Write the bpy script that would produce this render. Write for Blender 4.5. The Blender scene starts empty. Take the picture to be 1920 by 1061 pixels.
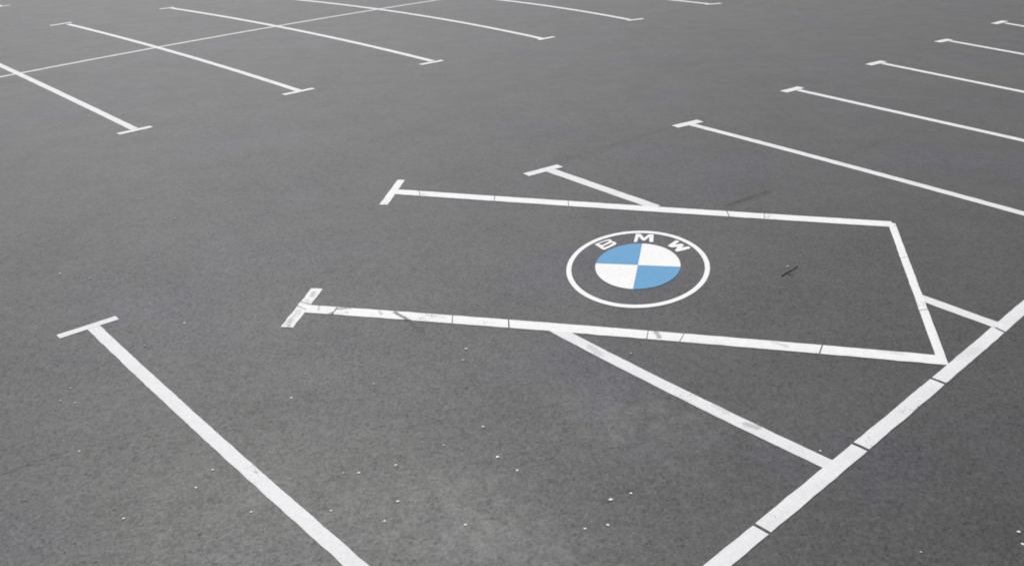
# Car park seen from a little above head height: grey asphalt, white bay markings,
# one slanted bay carrying a round blue and white emblem.
import bpy, bmesh, json, math, random
from mathutils import Vector, Matrix, noise
from mathutils.geometry import tessellate_polygon

scene = bpy.context.scene
COL = scene.collection
D = json.loads(r'''{"lines": {"base": {"p": [[-1.218, 1.602], [-0.817, 1.961], [-0.416, 2.32], [-0.015, 2.679], [0.386, 3.038], [0.787, 3.397], [1.188, 3.757], [1.588, 4.117], [1.987, 4.477], [2.386, 4.839], [2.783, 5.202], [3.18, 5.565], [3.576, 5.93], [3.972, 6.295], [4.366, 6.661], [4.761, 7.027], [5.156, 7.393], [5.551, 7.759], [5.946, 8.125], [6.34, 8.49], [6.735, 8.856], [7.13, 9.222], [7.525, 9.588], [7.92, 9.954], [8.315, 10.32], [8.709, 10.686], [9.104, 11.051], [9.499, 11.417], [9.894, 11.783], [10.289, 12.149], [10.683, 12.515], [11.078, 12.881], [11.473, 13.247], [11.868, 13.612], [12.263, 13.978], [12.657, 14.344], [13.052, 14.71], [13.447, 15.076], [13.842, 15.442], [14.237, 15.807]], "w": 0.1}, "centre": {"p": [[-12.287, 10.709], [-11.792, 11.289], [-11.297, 11.87], [-10.801, 12.451], [-10.306, 13.032], [-9.811, 13.612], [-9.315, 14.193], [-8.82, 14.774], [-8.325, 15.355], [-7.825, 15.931], [-7.318, 16.499], [-6.803, 17.06], [-6.281, 17.614], [-5.751, 18.159], [-5.214, 18.698], [-4.67, 19.228], [-4.118, 19.751], [-3.558, 20.267], [-2.992, 20.774], [-2.417, 21.275], [-1.836, 21.767], [-1.247, 22.253], [-0.657, 22.737], [-0.068, 23.222], [0.522, 23.706], [1.112, 24.19], [1.702, 24.675], [2.291, 25.159], [2.881, 25.643], [3.471, 26.128], [4.061, 26.612], [4.65, 27.096], [5.24, 27.581], [5.83, 28.065], [6.42, 28.549], [7.009, 29.034], [7.599, 29.518], [8.189, 30.002], [8.779, 30.487], [9.369, 30.971]], "w": 0.092}, "A0": {"p": [[-3.302, 6.396], [-3.165, 6.241], [-3.028, 6.085], [-2.891, 5.93], [-2.754, 5.775], [-2.617, 5.621], [-2.479, 5.466], [-2.341, 5.312], [-2.203, 5.158], [-2.065, 5.004], [-1.926, 4.85], [-1.787, 4.697], [-1.648, 4.544], [-1.509, 4.391], [-1.369, 4.238], [-1.229, 4.085], [-1.089, 3.933], [-0.949, 3.781], [-0.809, 3.629], [-0.668, 3.477], [-0.528, 3.325], [-0.387, 3.173], [-0.246, 3.021], [-0.106, 2.869], [0.035, 2.717]], "w": 0.094, "cap": [[-3.515, 6.251], [-3.168, 6.544]], "cw": 0.075}, "A1": {"p": [[0.316, 6.157], [0.421, 6.029], [0.527, 5.902], [0.633, 5.775], [0.74, 5.649], [0.847, 5.523], [0.955, 5.397], [1.064, 5.273], [1.173, 5.148], [1.283, 5.025], [1.393, 4.901], [1.504, 4.778], [1.616, 4.656], [1.728, 4.534], [1.841, 4.413]], "w": 0.105}, "A2a": {"p": [[0.451, 9.854], [0.578, 9.7], [0.706, 9.546], [0.833, 9.392], [0.96, 9.239], [1.087, 9.085], [1.214, 8.931], [1.342, 8.777], [1.469, 8.623]], "w": 0.125, "cap": [[0.187, 9.702], [0.582, 9.979]], "cw": 0.11}, "A2b": {"p": [[3.248, 6.515], [3.297, 6.453], [3.345, 6.391], [3.393, 6.329], [3.442, 6.266], [3.49, 6.204], [3.538, 6.142], [3.587, 6.08], [3.635, 6.017]], "w": 0.105}, "A3": {"p": [[2.321, 11.506], [2.478, 11.314], [2.635, 11.121], [2.791, 10.928], [2.947, 10.735], [3.103, 10.541], [3.258, 10.347], [3.413, 10.152], [3.567, 9.958], [3.721, 9.762], [3.875, 9.567], [4.028, 9.371], [4.18, 9.175], [4.333, 8.978], [4.484, 8.782], [4.636, 8.584], [4.786, 8.387], [4.937, 8.189], [5.087, 7.991], [5.237, 7.793], [5.387, 7.595]], "w": 0.105, "cap": [[2.126, 11.384], [2.497, 11.614]], "cw": 0.125}, "A4": {"p": [[4.185, 13.022], [4.328, 12.827], [4.471, 12.632], [4.615, 12.437], [4.758, 12.242], [4.901, 12.047], [5.044, 11.852], [5.187, 11.657], [5.33, 11.461], [5.474, 11.266], [5.617, 11.071], [5.76, 10.876], [5.903, 10.681], [6.046, 10.486], [6.19, 10.291], [6.333, 10.096], [6.476, 9.901], [6.619, 9.705], [6.762, 9.51], [6.906, 9.315], [7.049, 9.12]], "w": 0.105, "cap": [[3.946, 12.947], [4.264, 13.174]], "cw": 0.125}, "A5": {"p": [[5.95, 14.52], [6.08, 14.318], [6.21, 14.117], [6.339, 13.916], [6.469, 13.714], [6.599, 13.513], [6.728, 13.312], [6.858, 13.111], [6.988, 12.909], [7.118, 12.708], [7.247, 12.507], [7.377, 12.305], [7.507, 12.104], [7.637, 11.903], [7.766, 11.701], [7.896, 11.5], [8.026, 11.299], [8.156, 11.097], [8.285, 10.896], [8.415, 10.695], [8.545, 10.494]], "w": 0.105, "cap": [[5.693, 14.439], [6.018, 14.656]], "cw": 0.125}, "A6": {"p": [[7.688, 16.036], [7.809, 15.83], [7.929, 15.624], [8.049, 15.418], [8.169, 15.211], [8.29, 15.005], [8.41, 14.799], [8.53, 14.593], [8.65, 14.387], [8.77, 14.181], [8.891, 13.975], [9.011, 13.769], [9.131, 13.563], [9.251, 13.357], [9.372, 13.151], [9.492, 12.945], [9.612, 12.739], [9.732, 12.533], [9.852, 12.327], [9.973, 12.121], [10.093, 11.915]], "w": 0.105, "cap": [[7.43, 15.971], [7.733, 16.158]], "cw": 0.125}, "A7": {"p": [[9.343, 17.463], [9.45, 17.249], [9.557, 17.035], [9.664, 16.821], [9.771, 16.608], [9.877, 16.394], [9.984, 16.18], [10.091, 15.966], [10.198, 15.753], [10.305, 15.539], [10.411, 15.325], [10.518, 15.111], [10.625, 14.898], [10.732, 14.684], [10.839, 14.47], [10.945, 14.256], [11.052, 14.042], [11.159, 13.829], [11.266, 13.615], [11.373, 13.401], [11.479, 13.187]], "w": 0.105, "cap": [[9.098, 17.408], [9.439, 17.656]], "cw": 0.125}, "L0": {"p": [[-10.963, 18.541], [-10.732, 18.289], [-10.5, 18.037], [-10.268, 17.785], [-10.037, 17.533], [-9.805, 17.281], [-9.574, 17.029], [-9.342, 16.777], [-9.11, 16.525], [-8.879, 16.273], [-8.647, 16.021], [-8.416, 15.769], [-8.184, 15.516], [-7.953, 15.264], [-7.722, 15.011], [-7.492, 14.758], [-7.261, 14.505], [-7.03, 14.252], [-6.8, 13.999], [-6.57, 13.746], [-6.34, 13.492], [-6.11, 13.238], [-5.881, 12.985], [-5.651, 12.731], [-5.422, 12.476], [-5.193, 12.222], [-4.964, 11.968]], "w": 0.105, "cap": [[-5.105, 11.752], [-4.767, 12.061]], "cw": 0.1, "cap2": [[-11.142, 18.381], [-10.785, 18.702]]}, "L1": {"p": [[-9.3, 20.148], [-9.051, 19.914], [-8.803, 19.68], [-8.557, 19.445], [-8.311, 19.209], [-8.066, 18.972], [-7.821, 18.734], [-7.578, 18.496], [-7.336, 18.256], [-7.094, 18.016], [-6.854, 17.774], [-6.614, 17.532], [-6.375, 17.289], [-6.137, 17.045], [-5.901, 16.8], [-5.664, 16.555], [-5.429, 16.308], [-5.195, 16.061], [-4.962, 15.812], [-4.729, 15.563], [-4.498, 15.313], [-4.267, 15.062], [-4.037, 14.81], [-3.809, 14.558], [-3.581, 14.304], [-3.354, 14.05], [-3.127, 13.794]], "w": 0.105, "cap": [[-3.325, 13.577], [-2.935, 13.917]], "cw": 0.1, "cap2": [[-9.621, 20.014], [-9.312, 20.354]]}, "L2": {"p": [[-7.65, 21.884], [-7.382, 21.663], [-7.115, 21.441], [-6.851, 21.216], [-6.588, 20.99], [-6.326, 20.763], [-6.067, 20.533], [-5.809, 20.302], [-5.553, 20.069], [-5.299, 19.835], [-5.046, 19.598], [-4.795, 19.36], [-4.546, 19.12], [-4.298, 18.879], [-4.052, 18.635], [-3.808, 18.39], [-3.566, 18.143], [-3.325, 17.895], [-3.086, 17.645], [-2.849, 17.393], [-2.613, 17.139], [-2.379, 16.883], [-2.147, 16.626], [-1.917, 16.367], [-1.688, 16.107], [-1.461, 15.844], [-1.236, 15.58]], "w": 0.115, "cap": [[-1.422, 15.336], [-1.065, 15.612]], "cw": 0.1, "cap2": [[-7.889, 21.769], [-7.631, 21.994]]}, "L3": {"p": [[-5.846, 23.291], [-5.563, 23.091], [-5.28, 22.891], [-4.998, 22.691], [-4.716, 22.49], [-4.437, 22.286], [-4.161, 22.079], [-3.889, 21.868], [-3.62, 21.654], [-3.354, 21.436], [-3.092, 21.215], [-2.833, 20.991], [-2.577, 20.763], [-2.324, 20.532], [-2.074, 20.298], [-1.828, 20.06], [-1.585, 19.819], [-1.345, 19.575], [-1.108, 19.327], [-0.875, 19.076], [-0.645, 18.821], [-0.418, 18.563], [-0.195, 18.302], [0.026, 18.037], [0.243, 17.77], [0.457, 17.498], [0.667, 17.224]], "w": 0.115, "cap": [[0.602, 17.108], [0.908, 17.347]], "cw": 0.1, "cap2": [[-6.025, 23.131], [-5.668, 23.451]]}, "L4": {"p": [[-3.89, 25.092], [-3.631, 24.865], [-3.371, 24.638], [-3.112, 24.411], [-2.853, 24.185], [-2.593, 23.958], [-2.334, 23.731], [-2.075, 23.504], [-1.815, 23.277], [-1.556, 23.05], [-1.297, 22.824], [-1.037, 22.597], [-0.778, 22.37], [-0.519, 22.143], [-0.26, 21.916], [-0.001, 21.688], [0.252, 21.456], [0.5, 21.219], [0.743, 20.977], [0.98, 20.73], [1.212, 20.479], [1.439, 20.222], [1.661, 19.961], [1.877, 19.695], [2.088, 19.424], [2.294, 19.149], [2.494, 18.868]], "w": 0.115, "cap": [[2.453, 18.772], [2.782, 18.917]], "cw": 0.1, "cap2": [[-4.069, 24.931], [-3.712, 25.252]]}, "L5": {"p": [[-2.003, 26.642], [-1.756, 26.405], [-1.51, 26.167], [-1.264, 25.929], [-1.018, 25.691], [-0.772, 25.453], [-0.525, 25.216], [-0.279, 24.978], [-0.033, 24.74], [0.213, 24.502], [0.46, 24.264], [0.706, 24.027], [0.952, 23.789], [1.198, 23.551], [1.444, 23.313], [1.691, 23.075], [1.937, 22.838], [2.183, 22.6], [2.429, 22.362], [2.676, 22.124], [2.922, 21.887], [3.168, 21.649], [3.414, 21.411], [3.661, 21.173], [3.907, 20.935], [4.153, 20.698], [4.399, 20.46]], "w": 0.115, "cap": [[4.331, 20.381], [4.683, 20.468]], "cw": 0.1, "cap2": [[-2.181, 26.482], [-1.824, 26.803]]}, "K0": {"p": [[-12.034, 22.861], [-12.452, 23.326], [-12.87, 23.791], [-13.287, 24.256], [-13.705, 24.721], [-14.123, 25.186], [-14.541, 25.651], [-14.958, 26.116], [-15.376, 26.58]], "w": 0.1, "cap": [[-12.228, 22.688], [-11.893, 22.988]], "cw": 0.1}}, "near": {"p": [[-1.662, 6.61], [-1.505, 6.577], [-1.348, 6.544], [-1.192, 6.511], [-1.035, 6.478], [-0.879, 6.445], [-0.722, 6.411], [-0.566, 6.377], [-0.409, 6.343], [-0.253, 6.309], [-0.097, 6.275], [0.059, 6.24], [0.216, 6.206], [0.372, 6.171], [0.528, 6.136], [0.684, 6.1], [0.84, 6.065], [0.996, 6.029], [1.152, 5.993], [1.308, 5.957], [1.464, 5.921], [1.619, 5.884], [1.775, 5.847], [1.931, 5.81], [2.086, 5.773], [2.242, 5.736], [2.398, 5.699], [2.553, 5.661], [2.709, 5.623], [2.864, 5.585], [3.019, 5.546]], "w": 0.128, "cap": [[-1.759, 6.303], [-1.644, 6.974]], "cw": 0.1}, "far": {"p": [[-1.215, 9.277], [-1.055, 9.234], [-0.894, 9.19], [-0.734, 9.147], [-0.574, 9.104], [-0.413, 9.06], [-0.253, 9.017], [-0.092, 8.974], [0.068, 8.931], [0.229, 8.889], [0.389, 8.846], [0.55, 8.803], [0.71, 8.761], [0.871, 8.719], [1.031, 8.676], [1.192, 8.634], [1.353, 8.592], [1.513, 8.55], [1.674, 8.508], [1.835, 8.467], [1.996, 8.425], [2.157, 8.383], [2.317, 8.342], [2.478, 8.301], [2.639, 8.259], [2.8, 8.218], [2.961, 8.177], [3.122, 8.136], [3.283, 8.095], [3.444, 8.055], [3.605, 8.014]], "w": 0.14, "cap": [[-1.302, 8.9], [-1.19, 9.649]], "cw": 0.085}, "end": {"p": [[3.608, 8.041], [3.57, 7.882], [3.532, 7.723], [3.493, 7.563], [3.455, 7.404], [3.417, 7.244], [3.378, 7.085], [3.34, 6.926], [3.302, 6.766], [3.264, 6.607], [3.226, 6.448], [3.187, 6.288], [3.149, 6.129], [3.111, 5.969], [3.073, 5.81], [3.035, 5.651], [2.997, 5.491]], "w": 0.066}, "slits": {"base": [[[1.267, 3.894], [1.342, 3.819]], [[2.065, 4.602], [2.131, 4.523]], [[2.829, 5.318], [2.899, 5.236]], [[3.602, 5.998], [3.64, 5.914]]], "near": [[[-0.462, 6.439], [-0.475, 6.264]], [[-0.02, 6.35], [-0.042, 6.179]], [[1.023, 6.093], [0.98, 5.932]], [[1.267, 6.013], [1.218, 5.871]], [[2.259, 5.813], [2.195, 5.648]], [[-0.937, 6.503], [-0.808, 6.344]], [[-1.445, 6.515], [-1.439, 6.452]]], "far": [[[-0.165, 9.068], [-0.169, 8.912]], [[0.61, 8.867], [0.593, 8.702]], [[2.149, 8.467], [2.122, 8.3]], [[2.492, 8.385], [2.455, 8.22]], [[-0.969, 9.276], [-0.945, 9.113]]], "end": [[[3.427, 7.259], [3.477, 7.256]], [[3.159, 6.3], [3.23, 6.291]]]}, "emblem": {"c": [1.1, 7.262], "u": [0.361, -0.058], "v": [0.103, 0.462], "rc": [1.099, 7.243]}, "letters": {"B": [[[0.768, 7.739], [0.823, 7.783], [0.877, 7.826], [0.911, 7.842], [0.928, 7.831], [0.934, 7.789], [0.96, 7.777], [0.97, 7.745], [0.959, 7.718], [0.884, 7.644], [0.843, 7.606], [0.827, 7.616], [0.797, 7.681]], [[0.803, 7.743], [0.854, 7.787], [0.9, 7.811], [0.907, 7.792], [0.872, 7.753], [0.833, 7.714]], [[0.838, 7.68], [0.864, 7.711], [0.929, 7.764], [0.937, 7.746], [0.891, 7.695], [0.846, 7.655]]], "M": [[[1.174, 7.95], [1.22, 7.95], [1.237, 7.853], [1.289, 7.931], [1.337, 7.929], [1.309, 7.754], [1.274, 7.757], [1.286, 7.868], [1.238, 7.792], [1.213, 7.796], [1.194, 7.89], [1.159, 7.763], [1.13, 7.765]]], "W": [[[1.521, 7.778], [1.549, 7.749], [1.493, 7.682], [1.553, 7.695], [1.578, 7.671], [1.541, 7.61], [1.611, 7.633], [1.622, 7.604], [1.607, 7.58], [1.54, 7.544], [1.486, 7.521], [1.471, 7.553], [1.511, 7.631], [1.455, 7.615], [1.425, 7.659]]]}, "peb": {"a": [-3.384, 8.666], "b": [-3.998, 7.415], "c": [-3.686, 7.297], "d": [-2.591, 6.421], "e": [-3.105, 5.498], "f": [-3.106, 5.336], "g": [-2.991, 5.304], "h": [-0.351, 5.887], "i": [-0.369, 5.728], "j": [-1.52, 5.296], "k": [-0.977, 5.443], "l": [-2.735, 4.75], "m": [-1.836, 4.522], "n": [-1.887, 4.357], "o": [-1.507, 4.124], "p": [-2.218, 4.099], "q": [-0.21, 4.895], "r": [-0.117, 4.57], "s": [-0.731, 4.519], "t": [-1.037, 4.455], "u": [-0.944, 4.451], "v": [-0.685, 4.181], "w": [-1.055, 4.118], "x": [-0.742, 4.016], "y": [-0.292, 3.966], "A": [0.001, 4.435], "B": [0.646, 4.195], "C": [0.525, 4.143], "D": [0.487, 3.934], "E": [0.36, 3.909], "F": [1.838, 4.545], "I": [2.084, 3.659], "J": [2.657, 3.79], "K": [2.63, 3.697], "L": [2.375, 7.152], "M": [-2.784, 6.078], "N": [-0.452, 4.706], "O": [0.847, 5.76]}, "twig": [[2.275, 6.972], [2.326, 7.027], [2.384, 7.071], [2.46, 7.152]], "seams": [[[2.195, 8.624], [2.682, 8.969]], [[0.528, 10.107], [1.439, 10.777]], [[1.269, 10.707], [2.406, 11.606]], [[-3.126, 4.533], [-2.843, 4.739]], [[-0.837, 6.381], [-0.69, 6.157]], [[-0.792, 3.918], [-1.124, 3.535]], [[3.658, 9.93], [4.323, 10.427]]], "patch": [[[-0.718, 6.209], 0.12], [[1.003, 4.722], 0.55], [[0.569, 5.038], 0.5], [[-0.398, 4.169], 0.5], [[-0.067, 3.847], 0.45]], "wear": {"bay": [[[-0.941, 6.499], [-0.809, 6.353], 0.022, 0.85], [[-1.414, 6.587], [-1.317, 6.6], 0.028, 0.6], [[-1.571, 6.652], [-1.558, 6.577], 0.014, 0.45], [[-1.445, 6.515], [-1.436, 6.46], 0.03, 0.7], [[-1.062, 6.52], [-1.04, 6.473], 0.02, 0.4], [[1.071, 6.09], [1.089, 5.974], 0.025, 0.6], [[1.907, 5.864], [1.986, 5.797], 0.03, 0.25], [[2.632, 5.707], [2.762, 5.647], 0.04, 0.15], [[-0.681, 6.434], [-0.531, 6.38], 0.02, 0.15]], "cap": [[[-1.66, 6.831], [-1.66, 6.9], 0.03, 0.42], [[-1.733, 6.487], [-1.721, 6.578], 0.04, 0.25], [[-1.757, 6.355], [-1.748, 6.434], 0.03, 0.42], [[-1.74, 6.739], [-1.655, 6.686], 0.014, 0.7], [[-1.747, 6.663], [-1.674, 6.602], 0.014, 0.6], [[-1.748, 6.294], [-1.747, 6.329], 0.02, 0.5]], "line": [[[1.46, 4.838], [1.521, 4.8], 0.034, 0.42], [[0.556, 5.876], [0.622, 5.757], 0.035, 0.25], [[3.126, 5.568], [3.312, 5.685], 0.05, 0.12], [[1.307, 5.064], [1.356, 4.969], 0.03, 0.15]]}, "cam": {"f": 1725.913565087469, "pit": 0.4531138634171215, "rol": -0.027751058489088522, "H": 3.4}}''')

# ------------------------------------------------------------------ helpers
def tag(o, label=None, cat=None, group=None, kind=None):
    if label: o['label'] = label
    if cat: o['category'] = cat
    if group: o['group'] = group
    if kind: o['kind'] = kind
    return o

def link(name, me, mat, parent=None):
    o = bpy.data.objects.new(name, me)
    if mat: me.materials.append(mat)
    COL.objects.link(o)
    if parent is not None:
        o.parent = parent
        o.matrix_parent_inverse = Matrix.Translation(-parent.location)
    return o

def empty(name, loc):
    o = bpy.data.objects.new(name, None)
    o.empty_display_size = .2
    o.location = loc
    COL.objects.link(o)
    return o

def resample(poly, step):
    pts = [Vector(p) for p in poly]
    acc = [0.0]
    for a, b in zip(pts, pts[1:]): acc.append(acc[-1] + (b - a).length)
    n = max(2, int(acc[-1] / step) + 1)
    res, j = [], 0
    for i in range(n):
        s = acc[-1] * i / (n - 1)
        while j < len(pts) - 2 and acc[j + 1] < s: j += 1
        t = (s - acc[j]) / max(1e-9, acc[j + 1] - acc[j])
        res.append((s, pts[j].lerp(pts[j + 1], t)))
    return res

def strip_mesh(name, poly, w, z, cuts=(), gap=.012, rough=.004, step=.03, partial=None):
    """A raised band of road paint along a centre line: ragged edges, real gaps where it has cracked.
    cuts = [(left point, right point)] across the band."""
    st = resample(poly, step)
    pts = [p for _, p in st]
    n = len(pts)
    seed = random.random() * 50
    L, Rr = [], []
    for i, p in enumerate(pts):
        a = pts[max(0, i - 1)]; b = pts[min(n - 1, i + 1)]
        d = (b - a).normalized(); nn = Vector((-d.y, d.x))
        s = st[i][0]
        ja = noise.noise((s * 9, seed, 0)) * rough + noise.noise((s * 31, seed, 5)) * rough * .6
        jb = noise.noise((s * 9, seed, 20)) * rough + noise.noise((s * 31, seed, 25)) * rough * .6
        L.append((s, p + nn * (w / 2 + ja))); Rr.append((s, p - nn * (w / 2 + jb)))
    # cut positions as arclength on each edge
    def arclen(side, q):
        q = Vector(q)
        return min(side, key=lambda e: (e[1] - q).length_squared)[0]
    ranges = []
    for c in cuts:
        p, q = Vector(c[0]), Vector(c[1])
        def side(s_list):
            best = min(((e[1] - x).length, e[0]) for x in (p, q) for e in s_list)
            return best[1]
        # which endpoint belongs to which edge
        if min((e[1] - p).length for e in L) + min((e[1] - q).length for e in Rr) <= \
           min((e[1] - q).length for e in L) + min((e[1] - p).length for e in Rr):
            sl, sr = arclen(L, p), arclen(Rr, q)
        else:
            sl, sr = arclen(L, q), arclen(Rr, p)
        ranges.append((sl, sr))
    ranges.sort()
    def at(side, s):
        for i in range(len(side) - 1):
            if side[i + 1][0] >= s:
                t = (s - side[i][0]) / max(1e-9, side[i + 1][0] - side[i][0])
                return side[i][1].lerp(side[i + 1][1], max(0, min(1, t)))
        return side[-1][1]
    total = st[-1][0]
    bounds, cur = [], (0.0, 0.0)
    for k, (sl, sr) in enumerate(ranges):
        g = gap * (.7 + .6 * random.random())
        bounds.append((cur, (sl - g / 2, sr - g / 2)))
        cur = (sl + g / 2, sr + g / 2)
    bounds.append((cur, (total, total)))
    bm = bmesh.new()
    for (a, b) in bounds:
        m = max(2, int((b[0] - a[0]) / step) + 1)
        top = []
        for i in range(m):
            t = i / (m - 1)
            pl = at(L, a[0] + (b[0] - a[0]) * t); pr = at(Rr, a[1] + (b[1] - a[1]) * t)
            row = []
            for k in range(3):                       # two quads across so the band can sag at its edges
                q = pl.lerp(pr, k / 2)
                row.append(bm.verts.new((q.x, q.y, z - (.0012 if k != 1 else 0))))
            bl = bm.verts.new((pl.x, pl.y, -.004)); br = bm.verts.new((pr.x, pr.y, -.004))
            top.append([bl] + row + [br])
        for r0, r1 in zip(top, top[1:]):
            for k in range(4):
                bm.faces.new((r0[k], r0[k + 1], r1[k + 1], r1[k]))
        bm.faces.new(top[0][::-1]); bm.faces.new(top[-1])
    bmesh.ops.recalc_face_normals(bm, faces=bm.faces)
    me = bpy.data.meshes.new(name); bm.to_mesh(me); bm.free()
    return me

def sheet_mesh(name, loops, z):
    """A flat raised patch of paint bounded by loops (first the outline, then its holes)."""
    loops = [[Vector((p[0], p[1], 0)) for p in lp] for lp in loops]
    tris = tessellate_polygon(loops)
    flat = [p for lp in loops for p in lp]
    bm = bmesh.new()
    vt = [bm.verts.new((p.x, p.y, z)) for p in flat]
    vb = [bm.verts.new((p.x, p.y, -.004)) for p in flat]
    for t in tris:
        try: bm.faces.new([vt[i] for i in t])
        except ValueError: pass
    i0 = 0
    for lp in loops:
        n = len(lp)
        for i in range(n):
            a, b = i0 + i, i0 + (i + 1) % n
            bm.faces.new((vt[a], vb[a], vb[b], vt[b]))
        i0 += n
    bmesh.ops.recalc_face_normals(bm, faces=bm.faces)
    me = bpy.data.meshes.new(name); bm.to_mesh(me); bm.free()
    # make sure the tops look up
    for p in me.polygons:
        if abs(p.normal.z) > .9 and p.normal.z < 0 and p.center.z > 0: p.flip()
    return me

# ------------------------------------------------------------------ materials
class NT:
    def __init__(s, name):
        s.m = bpy.data.materials.new(name); s.m.use_nodes = True
        s.t = s.m.node_tree; s.n = s.t.nodes; s.l = s.t.links
        s.bsdf = s.n['Principled BSDF']
        s.co = s.n.new('ShaderNodeNewGeometry').outputs['Position']
    def put(s, sock, v):
        if hasattr(v, 'is_output'): s.l.new(v, sock)
        else: sock.default_value = v
    def noise(s, scale, detail=4, rough=.55, offset=None, dist=0):
        n = s.n.new('ShaderNodeTexNoise'); n.inputs['Scale'].default_value = scale
        n.inputs['Detail'].default_value = detail; n.inputs['Roughness'].default_value = rough
        n.inputs['Distortion'].default_value = dist
        c = s.co
        if offset:
            a = s.n.new('ShaderNodeVectorMath'); a.operation = 'ADD'
            s.l.new(c, a.inputs[0]); a.inputs[1].default_value = offset; c = a.outputs[0]
        s.l.new(c, n.inputs['Vector']); return n.outputs['Fac']
    def voronoi(s, scale, out='Color', rnd=1.0):
        n = s.n.new('ShaderNodeTexVoronoi'); n.inputs['Scale'].default_value = scale
        n.inputs['Randomness'].default_value = rnd
        s.l.new(s.co, n.inputs['Vector']); return n.outputs[out]
    def math(s, op, a, b=0.0, c=None, clamp=False):
        n = s.n.new('ShaderNodeMath'); n.operation = op; n.use_clamp = clamp
        s.put(n.inputs[0], a); s.put(n.inputs[1], b)
        if c is not None: s.put(n.inputs[2], c)
        return n.outputs[0]
    def vmath(s, op, a, b):
        n = s.n.new('ShaderNodeVectorMath'); n.operation = op
        s.put(n.inputs[0], a); s.put(n.inputs[1], b); return n
    def ramp(s, v, lo, hi, a=0.0, b=1.0, smooth=True):
        n = s.n.new('ShaderNodeMapRange'); n.interpolation_type = 'SMOOTHSTEP' if smooth else 'LINEAR'
        n.clamp = True
        s.put(n.inputs['Value'], v); n.inputs['From Min'].default_value = lo; n.inputs['From Max'].default_value = hi
        n.inputs['To Min'].default_value = a; n.inputs['To Max'].default_value = b
        return n.outputs['Result']
    def mix(s, f, a, b):
        n = s.n.new('ShaderNodeMix'); n.data_type = 'RGBA'
        s.put(n.inputs[0], f); s.put(n.inputs[6], a); s.put(n.inputs[7], b); return n.outputs[2]
    def scale(s, colour, v):
        n = s.n.new('ShaderNodeVectorMath'); n.operation = 'SCALE'
        s.put(n.inputs[0], colour[:3] if isinstance(colour, tuple) else colour); s.put(n.inputs['Scale'], v); return n.outputs[0]
    def segment(s, a, b, w0, w1, wob):
        """1 on the segment a-b of the ground, 0 farther than w1, ragged by wob"""
        d = (b[0] - a[0], b[1] - a[1], 0); dd = d[0] ** 2 + d[1] ** 2
        pa = s.vmath('SUBTRACT', s.co, (a[0], a[1], 0)).outputs[0]
        t = s.math('MULTIPLY', s.vmath('DOT_PRODUCT', pa, d).outputs['Value'], 1 / dd, clamp=True)
        pr = s.n.new('ShaderNodeVectorMath'); pr.operation = 'SCALE'
        pr.inputs[0].default_value = d; s.l.new(t, pr.inputs['Scale'])
        dist = s.vmath('DISTANCE', pa, pr.outputs[0]).outputs['Value']
        dist = s.math('ADD', dist, s.ramp(wob, .3, .7, -w1 * .45, w1 * .45, False))
        return s.ramp(dist, w0, w1, 1, 0)
    def bump(s, h, strength, dist, normal=None):
        b = s.n.new('ShaderNodeBump'); b.inputs['Strength'].default_value = strength
        b.inputs['Distance'].default_value = dist; s.l.new(h, b.inputs['Height'])
        if normal is not None: s.l.new(normal, b.inputs['Normal'])
        return b.outputs['Normal']

def asphalt_colour(N):
    """grey worn asphalt: stones in binder, faint stains, colder patches; returns colour and height"""
    big = N.noise(.22, 3, .5)
    mid = N.noise(1.3, 5, .6, (7, 3, 0))
    mot = N.noise(11, 5, .65, (1, 9, 0))
    fine = N.noise(120, 3, .7)
    grit = N.noise(34, 3, .6, (6, 1, 8))
    cell = N.vmath('DOT_PRODUCT', N.voronoi(70), (.333, .333, .333)).outputs['Value']
    cell2 = N.vmath('DOT_PRODUCT', N.voronoi(210), (.333, .333, .333)).outputs['Value']
    v = N.math('ADD', N.ramp(big, .25, .75, .94, 1.06, False), N.ramp(mid, .2, .8, -.13, .13, False))
    v = N.math('ADD', v, N.ramp(mot, .25, .75, -.17, .17, False))
    v = N.math('ADD', v, N.ramp(fine, .25, .75, -.22, .22, False))
    v = N.math('ADD', v, N.ramp(grit, .25, .75, -.24, .24, False))
    v = N.math('ADD', v, N.ramp(cell, .15, .85, -.26, .26, False))
    v = N.math('ADD', v, N.ramp(cell2, .15, .85, -.13, .13, False))
    # scattered pale stone chips and dark pits
    chip = N.math('GREATER_THAN', N.vmath('DOT_PRODUCT', N.voronoi(95), (.9, .1, 0)).outputs['Value'], .955)
    chipd = N.ramp(N.voronoi(95, 'Distance'), .15, .45, 1, 0)
    v = N.math('ADD', v, N.math('MULTIPLY', N.math('MULTIPLY', chip, chipd), .55))
    pit = N.ramp(N.noise(26, 2, .5, (3, 3, 3)), .62, .74)
    v = N.math('SUBTRACT', v, N.math('MULTIPLY', pit, .34))
    return v, cell, fine

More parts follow.
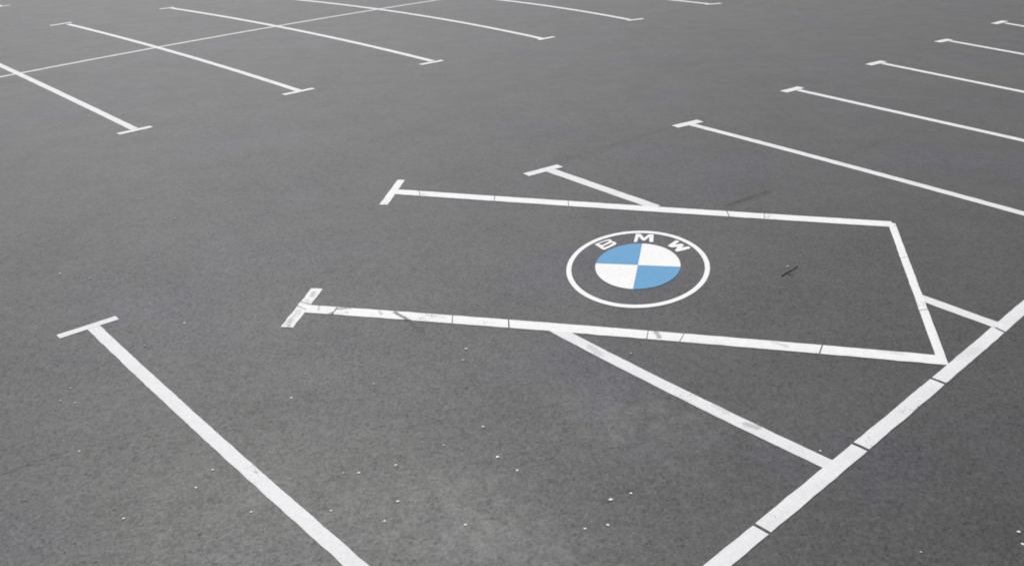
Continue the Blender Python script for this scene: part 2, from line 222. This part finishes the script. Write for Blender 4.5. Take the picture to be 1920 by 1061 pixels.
def make_asphalt():
    N = NT('asphalt')
    v, cell, fine = asphalt_colour(N)
    wob = N.noise(7, 3, .6, (5, 5, 5))
    mott = N.noise(9, 5, .7, (2, 6, 5))
    # tar-dark seams and cracks that run across the paving
    def seg(a, b, w0, w1, amt):
        nonlocal v
        m = N.math('MULTIPLY', N.segment(a, b, w0, w1, wob), N.ramp(wob, .30, .62, .35, 1))
        v = N.math('SUBTRACT', v, N.math('MULTIPLY', m, amt))
    S = D['seams']
    seg(S[0][0], S[0][1], .010, .05, .42)
    seg(S[1][0], S[1][1], .02, .10, .13)
    seg(S[2][0], S[2][1], .02, .10, .11)
    seg(S[3][0], S[3][1], .006, .03, .25)
    seg(S[4][0], S[4][1], .008, .04, .24)
    seg(S[6][0], S[6][1], .02, .10, .12)
    for i, (c, r) in enumerate(D['patch']):
        dist = N.vmath('DISTANCE', N.co, (c[0], c[1], 0)).outputs['Value']
        dist = N.math('ADD', dist, N.ramp(wob, .3, .7, -r * .5, r * .5, False))
        m = N.math('MULTIPLY', N.ramp(dist, r * .1, r, 1, 0), N.ramp(mott, .36, .60, .25, 1))
        v = N.math('ADD', v, N.math('MULTIPLY', m, -.20 if i == 0 else .27))
    cool = N.ramp(N.noise(.55, 3, .6, (11, 2, 4)), .50, .66)
    base = N.mix(cool, (.042, .042, .042, 1), (.042 * 1.0, .042 * .97, .042 * 1.28, 1))
    N.put(N.bsdf.inputs['Base Color'], N.scale(base, v))
    N.put(N.bsdf.inputs['Roughness'], N.ramp(N.noise(3, 4, .6), .3, .7, .44 - .04, .44 + .04, False))
    N.put(N.bsdf.inputs['Specular IOR Level'], N.math('MULTIPLY', N.math('POWER', v, .8), .45, clamp=True))   # pits and cracks catch less sky
    n1 = N.bump(cell, .35, .004)
    n2 = N.bump(fine, .35, .002, n1)
    N.put(N.bsdf.inputs['Normal'], n2)
    return N.m

def make_paint(name, colour, wear=.5, dirt=.06, chips=True, asphalt=.075, spots=()):
    """road paint: slightly dirty, thin where tyres have rubbed, the asphalt's grain showing through"""
    N = NT(name)
    d1 = N.noise(5, 4, .6, (2, 8, 1)); d2 = N.noise(38, 4, .7, (4, 1, 7)); g = N.noise(160, 2, .6)
    v = N.math('ADD', N.ramp(d1, .25, .75, 1 - dirt, 1 + dirt * .4, False), N.ramp(d2, .25, .75, -.10, .08, False))
    v = N.math('ADD', v, N.ramp(g, .25, .75, -.10, .08, False))
    col = N.scale(colour, v)
    if chips:
        w = N.math('ADD', N.math('MULTIPLY', N.noise(3.2, 4, .6, (9, 9, 2)), .55), N.math('MULTIPLY', N.noise(55, 4, .75, (0, 4, 4)), .45))
        lo = .685 - .15 * wear
        m = N.ramp(w, lo, lo + .07, 0, .75)
        col = N.mix(m, col, (asphalt * 1.6, asphalt * 1.6, asphalt * 1.65, 1))
    if spots:                                        # places where the paint is scraped through
        wob = N.noise(60, 3, .65, (5, 2, 9))
        for a, b, wd, amt in spots:
            m = N.math('MULTIPLY', N.segment(a, b, wd * .4, wd, wob), amt)
            col = N.mix(m, col, (asphalt * 1.3, asphalt * 1.3, asphalt * 1.35, 1))
    N.put(N.bsdf.inputs['Base Color'], col)
    N.bsdf.inputs['Roughness'].default_value = .62
    N.bsdf.inputs['Specular IOR Level'].default_value = .35
    cell = N.vmath('DOT_PRODUCT', N.voronoi(70), (.333, .333, .333)).outputs['Value']
    N.put(N.bsdf.inputs['Normal'], N.bump(g, .25, .002, N.bump(cell, .2, .003)))
    return N.m

M_ASPH = make_asphalt()
M_LINE = make_paint('line_paint', (.66, .66, .675, 1), .55, .07, spots=D['wear']['line'])
M_BAY = make_paint('bay_paint', (.73, .73, .74, 1), .6, .05, spots=D['wear']['bay'])
M_WORN = make_paint('worn_paint', (.73, .73, .74, 1), 1.05, .08, spots=D['wear']['cap'])
M_THIN = make_paint('thin_old_paint', (.58, .58, .58, 1), .6, .10)
M_WHITE = make_paint('emblem_white_paint', (.75, .75, .75, 1), 0, .02, False)
M_BLUE = make_paint('emblem_blue_paint', (.095, .285, .50, 1), 0, .03, False)

def simple(name, c, rough=.8, sc=60, amp=.2):
    N = NT(name)
    N.put(N.bsdf.inputs['Base Color'], N.scale(c, N.ramp(N.noise(sc, 4, .6), .2, .8, 1 - amp, 1 + amp, False)))
    N.bsdf.inputs['Roughness'].default_value = rough
    return N.m
M_PEB = simple('pale_stone', (.78, .77, .75, 1), .75, 150)
M_PEBG = simple('grey_stone', (.42, .42, .42, 1), .8, 150)
M_TWIG = simple('dry_twig', (.085, .082, .076, 1), .85, 120)

# ------------------------------------------------------------------ ground
random.seed(4)
S = 400
me = bpy.data.meshes.new('car_park_ground')
me.from_pydata([(-S, -S, 0), (S, -S, 0), (S, S, 0), (-S, S, 0)], [], [(0, 1, 2, 3)])
tag(link('ground', me, M_ASPH), kind='structure')

# ------------------------------------------------------------------ bay lines
def seg_mesh(name, a, b, w, z, rough=.004):
    return strip_mesh(name, [a, b], w, z, rough=rough, step=.025)

def bay_line(key, label, group, z=.004, mat=M_LINE):
    L = D['lines'][key]
    p0 = L['p'][0]
    if 'cap' not in L:
        o = link('bay_line', strip_mesh('bay_line', L['p'], L['w'], z), mat)
        return tag(o, label, 'parking line', group)
    c = [(L['cap'][0][0] + L['cap'][1][0]) / 2, (L['cap'][0][1] + L['cap'][1][1]) / 2]
    root = empty('bay_line', (c[0], c[1], 0))
    tag(root, label, 'parking line', group)
    link('stripe', strip_mesh('stripe', L['p'], L['w'], z), mat, root)
    link('end_bar', seg_mesh('end_bar', L['cap'][0], L['cap'][1], L['cw'], z + .0015), mat, root)
    if 'cap2' in L:
        link('end_bar', seg_mesh('end_bar', L['cap2'][0], L['cap2'][1], L['cw'], z + .0015), mat, root)
    return root

GR = 'bay lines of the row along the right side'
GL = 'bay lines of the double row at the upper left'
bay_line('A0', 'long white bay line with T end, in the foreground at lower left', GR)
bay_line('A1', 'plain white diagonal line running from the emblem bay\'s near side to the broad baseline', GR, .0042)
bay_line('A2a', 'short white line with T end that stops against the emblem bay\'s far side', GR)
bay_line('A2b', 'short plain white line between the emblem bay\'s end and the broad baseline', GR)
bay_line('A3', 'first full white bay line beyond the emblem bay, longest on the right', GR)
bay_line('A4', 'second white bay line beyond the emblem bay, on the right side', GR)
bay_line('A5', 'third white bay line beyond the emblem bay, on the right side', GR)
bay_line('A6', 'fourth white bay line beyond the emblem bay, near the upper right corner', GR)
bay_line('A7', 'farthest short white bay line, uppermost in the upper right corner', GR)
bay_line('L0', 'nearest white line of the double row, cut by the left edge of the photo', GL)
bay_line('L1', 'white line of the double row with both T ends in view, second from left', GL)
bay_line('L2', 'white line of the double row with both T ends in view, third from left', GL)
bay_line('L3', 'white line of the double row whose back end leaves the top edge, fourth from left', GL)
bay_line('L4', 'fifth line of the double row, only its front half showing below the top edge', GL)
bay_line('L5', 'farthest line of the double row, just its T tip showing at the top edge', GL)
bay_line('K0', 'faint tip of a farther bay line at the top left corner', None, .004, M_THIN)

L = D['lines']['base']
o = link('baseline', strip_mesh('baseline', L['p'], L['w'], .0062, D['slits']['base'], .022), M_LINE)
tag(o, 'broad white baseline across the lower right corner, cut by four thin gaps', 'parking line')
L = D['lines']['centre']
o = link('divider_line', strip_mesh('divider_line', L['p'], L['w'], .0026, (), rough=.008), M_THIN)
tag(o, 'thin faded grey line crossing the middle of the double row at upper left', 'parking line')

# ------------------------------------------------------------------ the slanted bay round the emblem
n_, f_, e_ = D['near'], D['far'], D['end']
root = empty('bay_outline', (n_['p'][0][0], n_['p'][0][1], 0))
tag(root, 'fresh white outline of the slanted bay round the emblem, two T ends, closed at right', 'bay outline')
tag(link('side_line', strip_mesh('side_line', n_['p'], n_['w'], .0052, D['slits']['near'], .009, .005), M_BAY, root), 'cracked near side line')
tag(link('side_line', strip_mesh('side_line', f_['p'], f_['w'], .0052, D['slits']['far'], .008, .005), M_BAY, root), 'far side line')
link('end_line', strip_mesh('end_line', e_['p'], e_['w'], .0047, D['slits']['end'], .009, .003), M_BAY, root)
tag(link('end_bar', seg_mesh('end_bar', n_['cap'][0], n_['cap'][1], n_['cw'], .0046, .006), M_WORN, root), 'worn and chipped end bar')
link('end_bar', seg_mesh('end_bar', f_['cap'][0], f_['cap'][1], f_['cw'], .0046), M_BAY, root)

# ------------------------------------------------------------------ emblem
E = D['emblem']
def el(c, a, r):
    return (c[0] + r * (math.cos(a) * E['u'][0] + math.sin(a) * E['v'][0]),
            c[1] + r * (math.cos(a) * E['u'][1] + math.sin(a) * E['v'][1]))
root = empty('painted_emblem', (E['c'][0], E['c'][1], 0))
tag(root, 'round painted emblem with blue and white quarters inside a white ring with letters', 'emblem')
NSEG = 144
def ring_mesh(name, c, r0, r1, z):
    bm = bmesh.new(); rows = []
    for i in range(NSEG):
        a = 2 * math.pi * i / NSEG
        ins, outp = el(c, a, r0), el(c, a, r1)
        rows.append([bm.verts.new((*ins, -.004)), bm.verts.new((*ins, z)), bm.verts.new((*outp, z)), bm.verts.new((*outp, -.004))])
    for i in range(NSEG):
        A, B = rows[i], rows[(i + 1) % NSEG]
        for k in range(3): bm.faces.new((A[k], A[k + 1], B[k + 1], B[k]))
    bmesh.ops.recalc_face_normals(bm, faces=bm.faces)
    me = bpy.data.meshes.new(name); bm.to_mesh(me); bm.free()
    return me
link('outer_ring', ring_mesh('outer_ring', E['rc'], 1.560, 1.676, .004), M_WHITE, root)
for q in range(4):
    blue = q in (1, 3)
    nm = 'blue_quarter' if blue else 'white_quarter'
    pts = [el(E['c'], 0, 0)] + [el(E['c'], math.pi / 2 * (q + i / 30), 1.0) for i in range(31)]
    link(nm, sheet_mesh(nm, [pts], .0042 if blue else .004), M_BLUE if blue else M_WHITE, root)
for ch in 'BMW':
    tag(link('letter', sheet_mesh('letter', D['letters'][ch], .004), M_WHITE, root), 'white capital letter ' + ch)

# ------------------------------------------------------------------ pebbles and twig
PEB = [  # key, size (m), bright?, label
 ('r', .0135, 1, 'brightest white pebble, alone below the middle of the near bay'),
 ('q', .0105, 1, 'pale pebble just above and left of the brightest pebble'),
 ('N', .0100, 0, 'dull grey pebble left of the brightest pebble'),
 ('s', .0105, 1, 'pale pebble right of the close pair in the lower middle'),
 ('t', .0105, 0, 'dimmer left pebble of the close pair in the lower middle'),
 ('u', .0115, 1, 'brighter right pebble of the close pair in the lower middle'),
 ('v', .0115, 1, 'pale oval pebble straight below the one right of the close pair'),
 ('w', .0095, 1, 'small pebble beside the right edge of the foreground bay line'),
 ('x', .0105, 1, 'pale pebble below the oval pebble near the bottom edge'),
 ('y', .0110, 1, 'pale pebble near the middle of the bottom edge'),
 ('A', .0105, 1, 'pale pebble right of and below the brightest pebble'),
 ('B', .0115, 1, 'upper right pebble of the four scattered left of the broad baseline'),
 ('C', .0130, 1, 'largest pebble of the four scattered left of the broad baseline'),
 ('D', .0110, 1, 'lower right pebble of the four scattered left of the broad baseline'),
 ('E', .0095, 1, 'lower left pebble of the four scattered left of the broad baseline'),
 ('F', .0085, 1, 'small pebble in the corner between the diagonal line and broad baseline'),
 ('I', .0100, 0, 'grey pebble right of the broad baseline near the bottom edge'),
 ('J', .0115, 1, 'pale pebble at the lower right corner, upper of two'),
 ('K', .0115, 1, 'pale pebble at the lower right corner, lower of two'),
 ('a', .0170, 0, 'lone grey pebble on the open lane between double row and foreground line'),
 ('b', .0150, 0, 'grey pebble near the left edge above the foreground T end, left of two'),
 ('c', .0140, 0, 'grey pebble near the left edge above the foreground T end, right of two'),
 ('d', .0125, 1, 'pale pebble between the foreground T end and the worn T end'),
 ('M', .0120, 0, 'grey pebble just right of the foreground line below its T end'),
 ('e', .0105, 0, 'topmost pebble of the trio left of the foreground line'),
 ('f', .0125, 0, 'left pebble of the trio left of the foreground line'),
 ('g', .0105, 0, 'right pebble of the trio left of the foreground line'),
 ('h', .0165, 0, 'large grey pebble under the near side of the emblem bay, upper of two'),
 ('i', .0140, 0, 'grey pebble under the near side of the emblem bay, lower of two'),
 ('j', .0105, 1, 'pale pebble right of the foreground line, halfway to the worn T end'),
 ('k', .0115, 0, 'grey flat pebble in the middle of the near bay, below the dark stain'),
 ('l', .0095, 1, 'pale pebble far left, alone in the lower left area'),
 ('m', .0105, 1, 'pale pebble close to the left edge of the foreground line, upper of two'),
 ('n', .0100, 1, 'pale pebble close to the left edge of the foreground line, lower of two'),
 ('o', .0095, 1, 'pale pebble left of the foreground line near the bottom edge'),
 ('p', .0110, 1, 'pale pebble toward the lower left corner'),
 ('O', .0115, 0, 'grey pebble in the narrow wedge below the emblem bay\'s near side'),
 ('L', .0140, 0, 'grey pebble beside the dark twig inside the emblem bay'),
]
def pebble_mesh(r, seed):
    bm = bmesh.new()
    bmesh.ops.create_icosphere(bm, subdivisions=2, radius=r)
    for v in bm.verts:
        d = noise.noise(v.co.normalized() * 1.3 + Vector((seed, 0, 0)))
        v.co *= 1 + .45 * d
        v.co.z *= .42
    zmin = min(v.co.z for v in bm.verts)
    for v in bm.verts: v.co.z -= zmin * .85
    for f in bm.faces: f.smooth = True
    me = bpy.data.meshes.new('pebble'); bm.to_mesh(me); bm.free()
    return me
random.seed(11)
for k, r, bright, lab in PEB:
    x, y = D['peb'][k]
    o = link('pebble', pebble_mesh(r * .68, random.random() * 90), M_PEB if bright else M_PEBG)
    o.location = (x, y, 0); o.rotation_euler.z = random.random() * 6.28
    o.scale.x = 1.15 + random.random() * .3
    tag(o, lab, 'pebble', 'pebbles scattered on the asphalt')

tw = [Vector((p[0], p[1], .0045 + .002 * (i % 2))) for i, p in enumerate(D['twig'])]
bm = bmesh.new(); rings = []
for i, p in enumerate(tw):
    d = (tw[min(i + 1, len(tw) - 1)] - tw[max(0, i - 1)]).normalized()
    s = d.cross(Vector((0, 0, 1))).normalized(); u = s.cross(d)
    r = .0062 * (1 - .12 * i)
    rings.append([bm.verts.new(p + r * (math.cos(a) * s + math.sin(a) * u)) for a in [k * math.pi / 4 for k in range(8)]])
for A, B in zip(rings, rings[1:]):
    for k in range(8): bm.faces.new((A[k], A[(k + 1) % 8], B[(k + 1) % 8], B[k]))
bm.faces.new(rings[0][::-1]); bm.faces.new(rings[-1])
# a short side shoot
b0 = tw[1]; b1 = b0 + Vector((.05, -.06, .001))
d = (b1 - b0).normalized(); s = d.cross(Vector((0, 0, 1))).normalized(); u = s.cross(d)
r0 = [bm.verts.new(b0 + .004 * (math.cos(a) * s + math.sin(a) * u)) for a in [k * math.pi / 3 for k in range(6)]]
r1 = [bm.verts.new(b1 + .002 * (math.cos(a) * s + math.sin(a) * u)) for a in [k * math.pi / 3 for k in range(6)]]
for k in range(6): bm.faces.new((r0[k], r0[(k + 1) % 6], r1[(k + 1) % 6], r1[k]))
bm.faces.new(r1)
bmesh.ops.recalc_face_normals(bm, faces=bm.faces)
me = bpy.data.meshes.new('twig'); bm.to_mesh(me); bm.free()
tag(link('twig', me, M_TWIG), 'short dark twig lying inside the slanted bay, right of the emblem', 'twig')

# ------------------------------------------------------------------ camera
c = D['cam']
cam = bpy.data.cameras.new('camera'); co = bpy.data.objects.new('camera', cam); COL.objects.link(co)
cam.sensor_width = 36; cam.lens = c['f'] / 1920 * 36
cam.clip_start = .05; cam.clip_end = 2000
p, r = c['pit'], c['rol']
X = Vector((1, 0, 0)); Yv = Vector((0, math.sin(p), math.cos(p)))
fw = Vector((0, math.cos(p), -math.sin(p)))
right = math.cos(r) * X + math.sin(r) * Yv
up = -math.sin(r) * X + math.cos(r) * Yv
m = Matrix((right, up, -fw)).transposed().to_4x4(); m.translation = (0, 0, c['H'])
co.matrix_world = m
scene.camera = co

# ------------------------------------------------------------------ overcast daylight
SUN_AZ, SUN_EL = math.radians(-18), math.radians(57)      # azimuth clockwise from +Y
w = bpy.data.worlds.new('World'); scene.world = w; w.use_nodes = True
nt = w.node_tree; bg = nt.nodes['Background']
sky = nt.nodes.new('ShaderNodeTexSky'); sky.sky_type = 'NISHITA'; sky.sun_disc = False
sky.sun_elevation = SUN_EL; sky.sun_rotation = SUN_AZ; sky.dust_density = 4; sky.air_density = 1.0; sky.ozone_density = 1.0
hs = nt.nodes.new('ShaderNodeHueSaturation'); hs.inputs['Saturation'].default_value = .12   # cloud cover takes the blue out
nt.links.new(sky.outputs[0], hs.inputs['Color']); nt.links.new(hs.outputs[0], bg.inputs['Color'])
bg.inputs['Strength'].default_value = .10
sl = bpy.data.lights.new('sun', 'SUN'); so = bpy.data.objects.new('sun', sl); COL.objects.link(so)
sl.energy = 1.2; sl.angle = math.radians(14); sl.color = (1, .985, .96)
dv = Vector((math.sin(SUN_AZ) * math.cos(SUN_EL), math.cos(SUN_AZ) * math.cos(SUN_EL), math.sin(SUN_EL)))
so.rotation_euler = (-dv).to_track_quat('-Z', 'Y').to_euler(); so.location = dv * 60

vs = scene.view_settings
vs.view_transform = 'Standard'; vs.look = 'None'; vs.exposure = .45; vs.gamma = 1
scene.cycles.filter_width = 1.9
